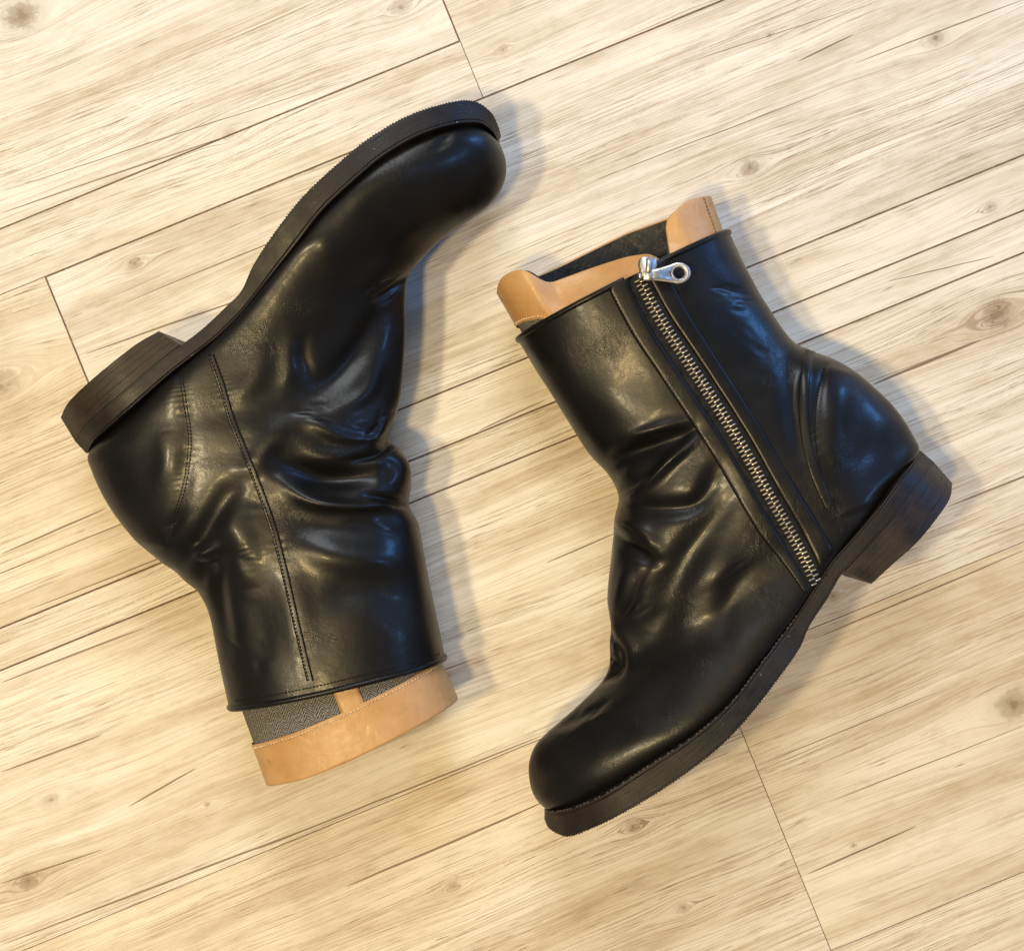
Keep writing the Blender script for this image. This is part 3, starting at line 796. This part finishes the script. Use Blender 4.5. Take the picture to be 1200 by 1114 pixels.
# slider and pull
def prism(outline, z0, z1, bev=.0003, hole=None):
    """extruded outline (local x,y) with eased rims and an optional round hole."""
    P = np.array(outline, float); n = len(P); c = P.mean(0)
    def inset(k):
        t = np.roll(P, -1, 0)-np.roll(P, 1, 0); t /= np.linalg.norm(t, axis=1)[:, None]
        nn = np.stack([-t[:, 1], t[:, 0]], 1)
        sg = np.sign(((c-P)*nn).sum(1).mean()); return P+nn*sg*k
    rows = [(inset(bev), z0), (P, z0+bev), (P, z1-bev), (inset(bev), z1)]
    V = np.concatenate([np.c_[r, np.full(n, z)] for r, z in rows]); F = grid_faces(4, n)
    if hole is None:
        F += [tuple(range(n))[::-1], tuple(3*n+j for j in range(n))]
        return V, F
    hc, hr = np.array(hole[0]), hole[1]
    H = hc+hr*(P-hc)/np.linalg.norm(P-hc, axis=1)[:, None]
    o = len(V); V = np.concatenate([V, np.c_[H, np.full(n, z1-bev*.6)], np.c_[H, np.full(n, z0+bev*.6)]])
    for j in range(n):
        k = (j+1) % n
        F += [(3*n+j, 3*n+k, o+k, o+j), (o+j, o+k, o+n+k, o+n+j), (o+n+j, o+n+k, k, j)]
    return V, F
def frame_at(pa, pb, lift):
    p, n = RS.hit(pa); p2, _ = RS.hit(pb)
    x = Vector(p2-p); zn = Vector(n); x = (x-zn*x.dot(zn)).normalized(); y = zn.cross(x)
    M = Matrix((x, y, zn)).transposed().to_4x4(); M.translation = Vector(p)+zn*lift; return M
def xf(M, V): return np.array([M @ Vector(v) for v in V])
MS = frame_at((743, 321), (756, 344), .0004)
body = [(-.0058, -.0028), (-.0045, -.0046), (-.0015, -.0050), (.004, -.0036), (.0058, -.0030), (.0058, .0030), (.004, .0036), (-.0015, .0050), (-.0045, .0046), (-.0058, .0028)]
v1, f1 = prism(body, .0004, .0020, .0005)
v2, f2 = prism([(x*.98, y*.97) for x, y in body], .0032, .0046, .0005)
v3, f3 = prism([(-.004, -.001), (-.001, -.001), (-.001, .001), (-.004, .001)], .0016, .0036)
# bridge (bail) over the top plate
arch = np.array([(-.0042, 0, .0042), (-.0038, 0, .0062), (-.0015, 0, .0072), (.0018, 0, .0070), (.0038, 0, .0058), (.0042, 0, .0044)])
arch = smooth_path(arch, n=20)
v4, f4 = tube(arch, .00095, 8); v4 = (v4-arch.mean(0))*np.array([1, 1.7, 1])+arch.mean(0)
V, F = merge([(xf(MS, v), f) for v, f in ((v1, f1), (v2, f2), (v3, f3), (v4, f4))])
slider = add_mesh('zipper_slider', V, F, SILVER, zipper)
MP = frame_at((752, 325), (795, 322), .0052)
def pull_outline():
    pts = []
    for x, y in ((.0, .0026), (.004, .0029), (.008, .0036)): pts.append((x, y))
    for a in np.linspace(120, -120, 21): pts.append((.0172+.0060*math.cos(math.radians(a)), .0060*math.sin(math.radians(a))))
    for x, y in ((.008, -.0036), (.004, -.0029), (.0, -.0026)): pts.append((x, y))
    return resample(np.array(pts+[pts[0]])*np.array([1.1, .95]), 57)[:-1]
po = pull_outline()
V, F = prism(po, .0, .0014, .0003, hole=((.0192, 0), .0030))
v5, f5 = tube([(-.0016, -.0017, .0005), (-.0016, .0017, .0005)], .0011, 8)
v6, f6 = prism([(.001, -.0027), (.0050, -.0029), (.0050, .0029), (.001, .0027)], .0014, .0021, .0003)
a = np.linspace(0, 2*math.pi, 28, endpoint=False)
v7, f7 = tube(np.stack([.0192+.0038*np.cos(a), .0038*np.sin(a), np.full(28, .0013)], 1), .00035, 6, closed=True)
V, F = merge([(V, F), (v5, f5), (v6, f6), (v7, f7)])
add_mesh('zipper_pull', xf(MP, V), F, SILVER, zipper)

# heel counter and cuff stitching, right boot
c1 = [(966, 432), (958, 465), (955, 500), (958, 535), (968, 570), (982, 602)]
V, F = stitches(RS, [c1], step=4.0, lift=.0003)
stuff(add_mesh('counter_stitching', V, F, THREAD, right))
V, F, _ = ribbon(RS, [(949, 412), (943, 445), (941, 480), (946, 520), (956, 556), (972, 592)], -6, 6, .0007, step=6)
add_mesh('back_seam', V, F, LEATHER, right)
# welt stitching, worn pale thread
def welt_stitch(root, T, W, i0, i1, mat, step):
    A = np.c_[np.array(T, float), W][i0:i1]
    Q = crom(A, np.linspace(0, len(A)-1, 400))
    P = p2w(Q[:, :2], ZC*.01+Q[:, 2]*.01); P = resample(P, step=step)
    parts = []
    Tn = np.gradient(P, axis=0); Tn /= np.linalg.norm(Tn, axis=1)[:, None]
    for p, t in zip(P, Tn):
        if random.random() < .3: continue
        L = step*.8*random.uniform(.7, 1)
        v, f = tube([p-t*L*.5, p-t*L*.2+np.array([0, 0, .0002]), p+t*L*.2+np.array([0, 0, .0002]), p+t*L*.5], [.0002, .00045, .00045, .0002], 6)
        parts.append((v, f))
    V, F = merge(parts); V[:, 2] += .0001
    stuff(add_mesh('welt_stitching', V, F, mat, root))
welt_stitch(right, R_T, R_W, 7, 17, THREAD_PALE, .0026)

# ------------------------------------------------ liners sticking out of the shafts
def liner(root, Fpts, Bpts, W, zc, e_top, e_bot, split, sag=None, n=160, rows=46, mat_out=TAN, deep=1.0):
    """tube whose rim reaches e(u) px past the cuff. Fpts/Bpts: px at s=0 (inside the shaft) and s=1 (100 px further out).
    split(u) = px past the cuff where the tan band begins. Returns (tan, tweed, lining) meshes."""
    (f0, f1), (b0, b1) = np.array(Fpts, float), np.array(Bpts, float)
    half = n//2
    th = np.linspace(0, math.pi, half+1)
    u = .5-.5*np.cos(th); v = np.sin(th)**.8
    U = np.r_[u, u[::-1][1:-1]]; Vv = np.r_[v, -v[::-1][1:-1]]; top = Vv >= 0
    E = np.where(top, np.interp(U, *zip(*e_top)), np.interp(U, *zip(*e_bot)))
    # blend rim at the folds
    for _ in range(2): E = .5*E+.25*(np.roll(E, 1)+np.roll(E, -1))
    Sp = np.where(top, np.interp(U, *zip(*split)), np.interp(U, *zip(*split)))
    def pt(x, inset=0.):
        """x = px past the cuff per column."""
        s = (x/100.)[:, None]
        F2 = f0+(f1-f0)*s; B2 = b0+(b1-b0)*s
        P = B2+(F2-B2)*U[:, None]
        w = W*.01-inset
        zz = zc*.01+Vv*w
        if sag is not None:
            sg = np.interp(U, *zip(*sag))*.01
            zz = np.where(top, zz-sg*sstep(-20, 40, x), zz)
        out = p2w(P, np.full(len(U), zc*.01))
        ctr = p2w((F2+B2)/2, np.full(len(U), zc*.01))
        d = out-ctr; l = np.linalg.norm(d, axis=1)[:, None]+1e-9
        out = out-d/l*inset*(np.abs(U-.5)[:, None]*2)
        zz = zz+.0010*value_noise(np.c_[U*9, s[:, 0]*6, Vv*2], 1.0, 5)*(np.abs(Vv) > .15)
        out[:, 2] = np.maximum(zz, .0008+inset)
        return out
    def sheet(x0, x1, ins0, ins1, nr, rim=True):
        R = []
        for k in range(nr):
            f = k/(nr-1); R.append(pt(x0+(x1-x0)*f, ins0))
        return R
    start = np.full(len(U), -42.)
    return pt, U, Vv, top, E, Sp, start, n

def build_liner(root, names, **kw):
    pt, U, Vv, top, E, Sp, start, n = liner(root, **kw)
    perim = np.r_[0, np.cumsum(np.linalg.norm(np.diff(pt(E*0), axis=0), axis=1))]
    def sheet(name, x0, x1, ins, nr, mat, thick, tag_uv=False):
        rows, uvs = [], []
        for k in range(nr):
            x = x0+(x1-x0)*k/(nr-1); rows.append(pt(x, ins)); uvs.append(np.c_[perim, x*S])
        # rounded rim, then back down the inside
        rows.append(pt(x1+.8, ins+thick*.3)); uvs.append(uvs[-1])
        rows.append(pt(x1+.8, ins+thick*.7)); uvs.append(uvs[-1])
        for k in range(5):
            x = x1+(np.minimum(x0, x1-30)-x1)*k/4; rows.append(pt(x, ins+thick)); uvs.append(np.c_[perim, x*S])
        V = np.concatenate(rows); F = grid_faces(len(rows), len(U))
        return add_mesh(name, V, F, mat, root, uv=np.concatenate(uvs))
    tw = sheet('tweed_sleeve', start, np.minimum(Sp+4, E-2), .0012, 24, TWEED, .0008)
    tn = sheet('leather_band', np.minimum(Sp, E-1), E, .0, 24, TAN, .0012)
    rows = [pt(E-1.5-(E*0+1)*k*12, .0034) for k in range(9)]
    ln = add_mesh('lining', np.concatenate(rows), grid_faces(9, len(U), flip=True), LINING, root)
    # stitches along the band's inner edge
    P = pt(Sp+3.2, -.0001); m = top & (Sp > -8) & (E > Sp+8)
    parts = []
    ids = np.where(m)[0]
    if len(ids) > 3:
        runs = np.split(ids, np.where(np.diff(ids) > 1)[0]+1)
        for rn in runs:
            if len(rn) < 4: continue
            Q = resample(P[rn], step=.0021); t = np.gradient(Q, axis=0); t /= np.linalg.norm(t, axis=1)[:, None]
            for p, d in zip(Q, t):
                v, f = tube([p-d*.00075, p-d*.0003+np.array([0, 0, .0002]), p+d*.0003+np.array([0, 0, .0002]), p+d*.00075], [.0002, .00055, .00055, .0002], 6)
                parts.append((v, f))
        V, F = merge(parts)
        stuff(add_mesh('band_stitching', V, F, THREAD_TAN, root))
    return pt, U, top, E, Sp

l_liner = thing('boot_liner', 'tan leather band with grey herringbone cloth, sticking out of the boot without zipper', 'boot liner', None, 'boot liners')
ptl, Ul, topl, El, Spl = build_liner(l_liner, None, Fpts=((515, 770), (557, 864)), Bpts=((281, 827), (321, 938)), W=3.95, zc=4.4,
    e_top=[(0, 80), (.25, 79), (.5, 72), (.8, 60), (1, 51)], e_bot=[(0, 80), (.5, 74), (1, 51)],
    split=[(0, 38), (.25, 33), (.5, 25), (.8, 12), (1, 2)])
# small tan tab under the cuff
def liner_patch(name, root, pt, U, top, u0, u1, x0f, x1f, lift, mat):
    ids = np.where(top & (U > u0) & (U < u1))[0]
    rows = []
    N = 9
    for k in range(N):
        f = k/(N-1); x = np.asarray(x0f)+(np.asarray(x1f)-np.asarray(x0f))*f
        R = pt(x, -lift)[ids]; rows.append(R)
    V = np.array(rows); m = V.shape[1]
    low = V.copy(); low[..., 2] -= lift+.0006
    g = np.concatenate([low[:, :1], V, low[:, -1:]], 1)
    return add_mesh(name, g.reshape(-1, 3), grid_faces(N, m+2, closed=False), mat, root)
liner_patch('pull_tab', l_liner, ptl, Ul, topl, .485, .635, Spl*0-25, Spl+3, -.0002, TAN)

r_liner = thing('boot_liner', 'tan leather liner with rolled ends sticking out of the zippered boot', 'boot liner', None, 'boot liners')
ptr, Ur, topr, Er, Spr = build_liner(r_liner, None, Fpts=((613, 397), (563, 311)), Bpts=((848, 276), (818, 190)), W=3.95, zc=4.4,
    e_top=[(0, 50), (.13, 54), (.262, 43), (.275, 22), (.286, -16), (.318, -16), (.338, 14), (.45, 26), (.6, 34), (.80, 40), (.825, 47), (.86, 66), (.90, 71), (.95, 72), (.98, 68), (1, 62)],
    e_bot=[(0, 50), (.2, 60), (.35, 66), (.56, 66), (.73, 65), (.9, 66), (1, 62)],
    split=[(0, -30), (.5, -30), (.8, -30), (.86, -4), (.9, 8), (.96, 14), (1, 16)],
    sag=[(0, 0), (.2, 0), (.35, 1.2), (.6, 1.9), (.78, 1.3), (.86, .2), (1, 0)])

# short stitched seam on the liner's rolled end
kx = np.where(topr & (Ur > .05))[0]; kx = kx[np.argmin(Ur[kx])]
Q = np.array([ptr(Er*0+x, -.0001)[kx] for x in np.linspace(-4, 49, 22)])
Q = resample(Q, step=.0022); parts = []
for p, d in zip(Q, np.gradient(Q, axis=0)):
    d = d/np.linalg.norm(d); parts.append(tube([p-d*.0008, p-d*.0003+np.array([0, 0, .0001]), p+d*.0003+np.array([0, 0, .0001]), p+d*.0008], [.0002, .0004, .0004, .0002], 6))
V, F = merge(parts)
stuff(add_mesh('end_stitching', V, F, mat_simple('brown_thread', (.20, .09, .035), .7), r_liner))
print('teeth', n_t)
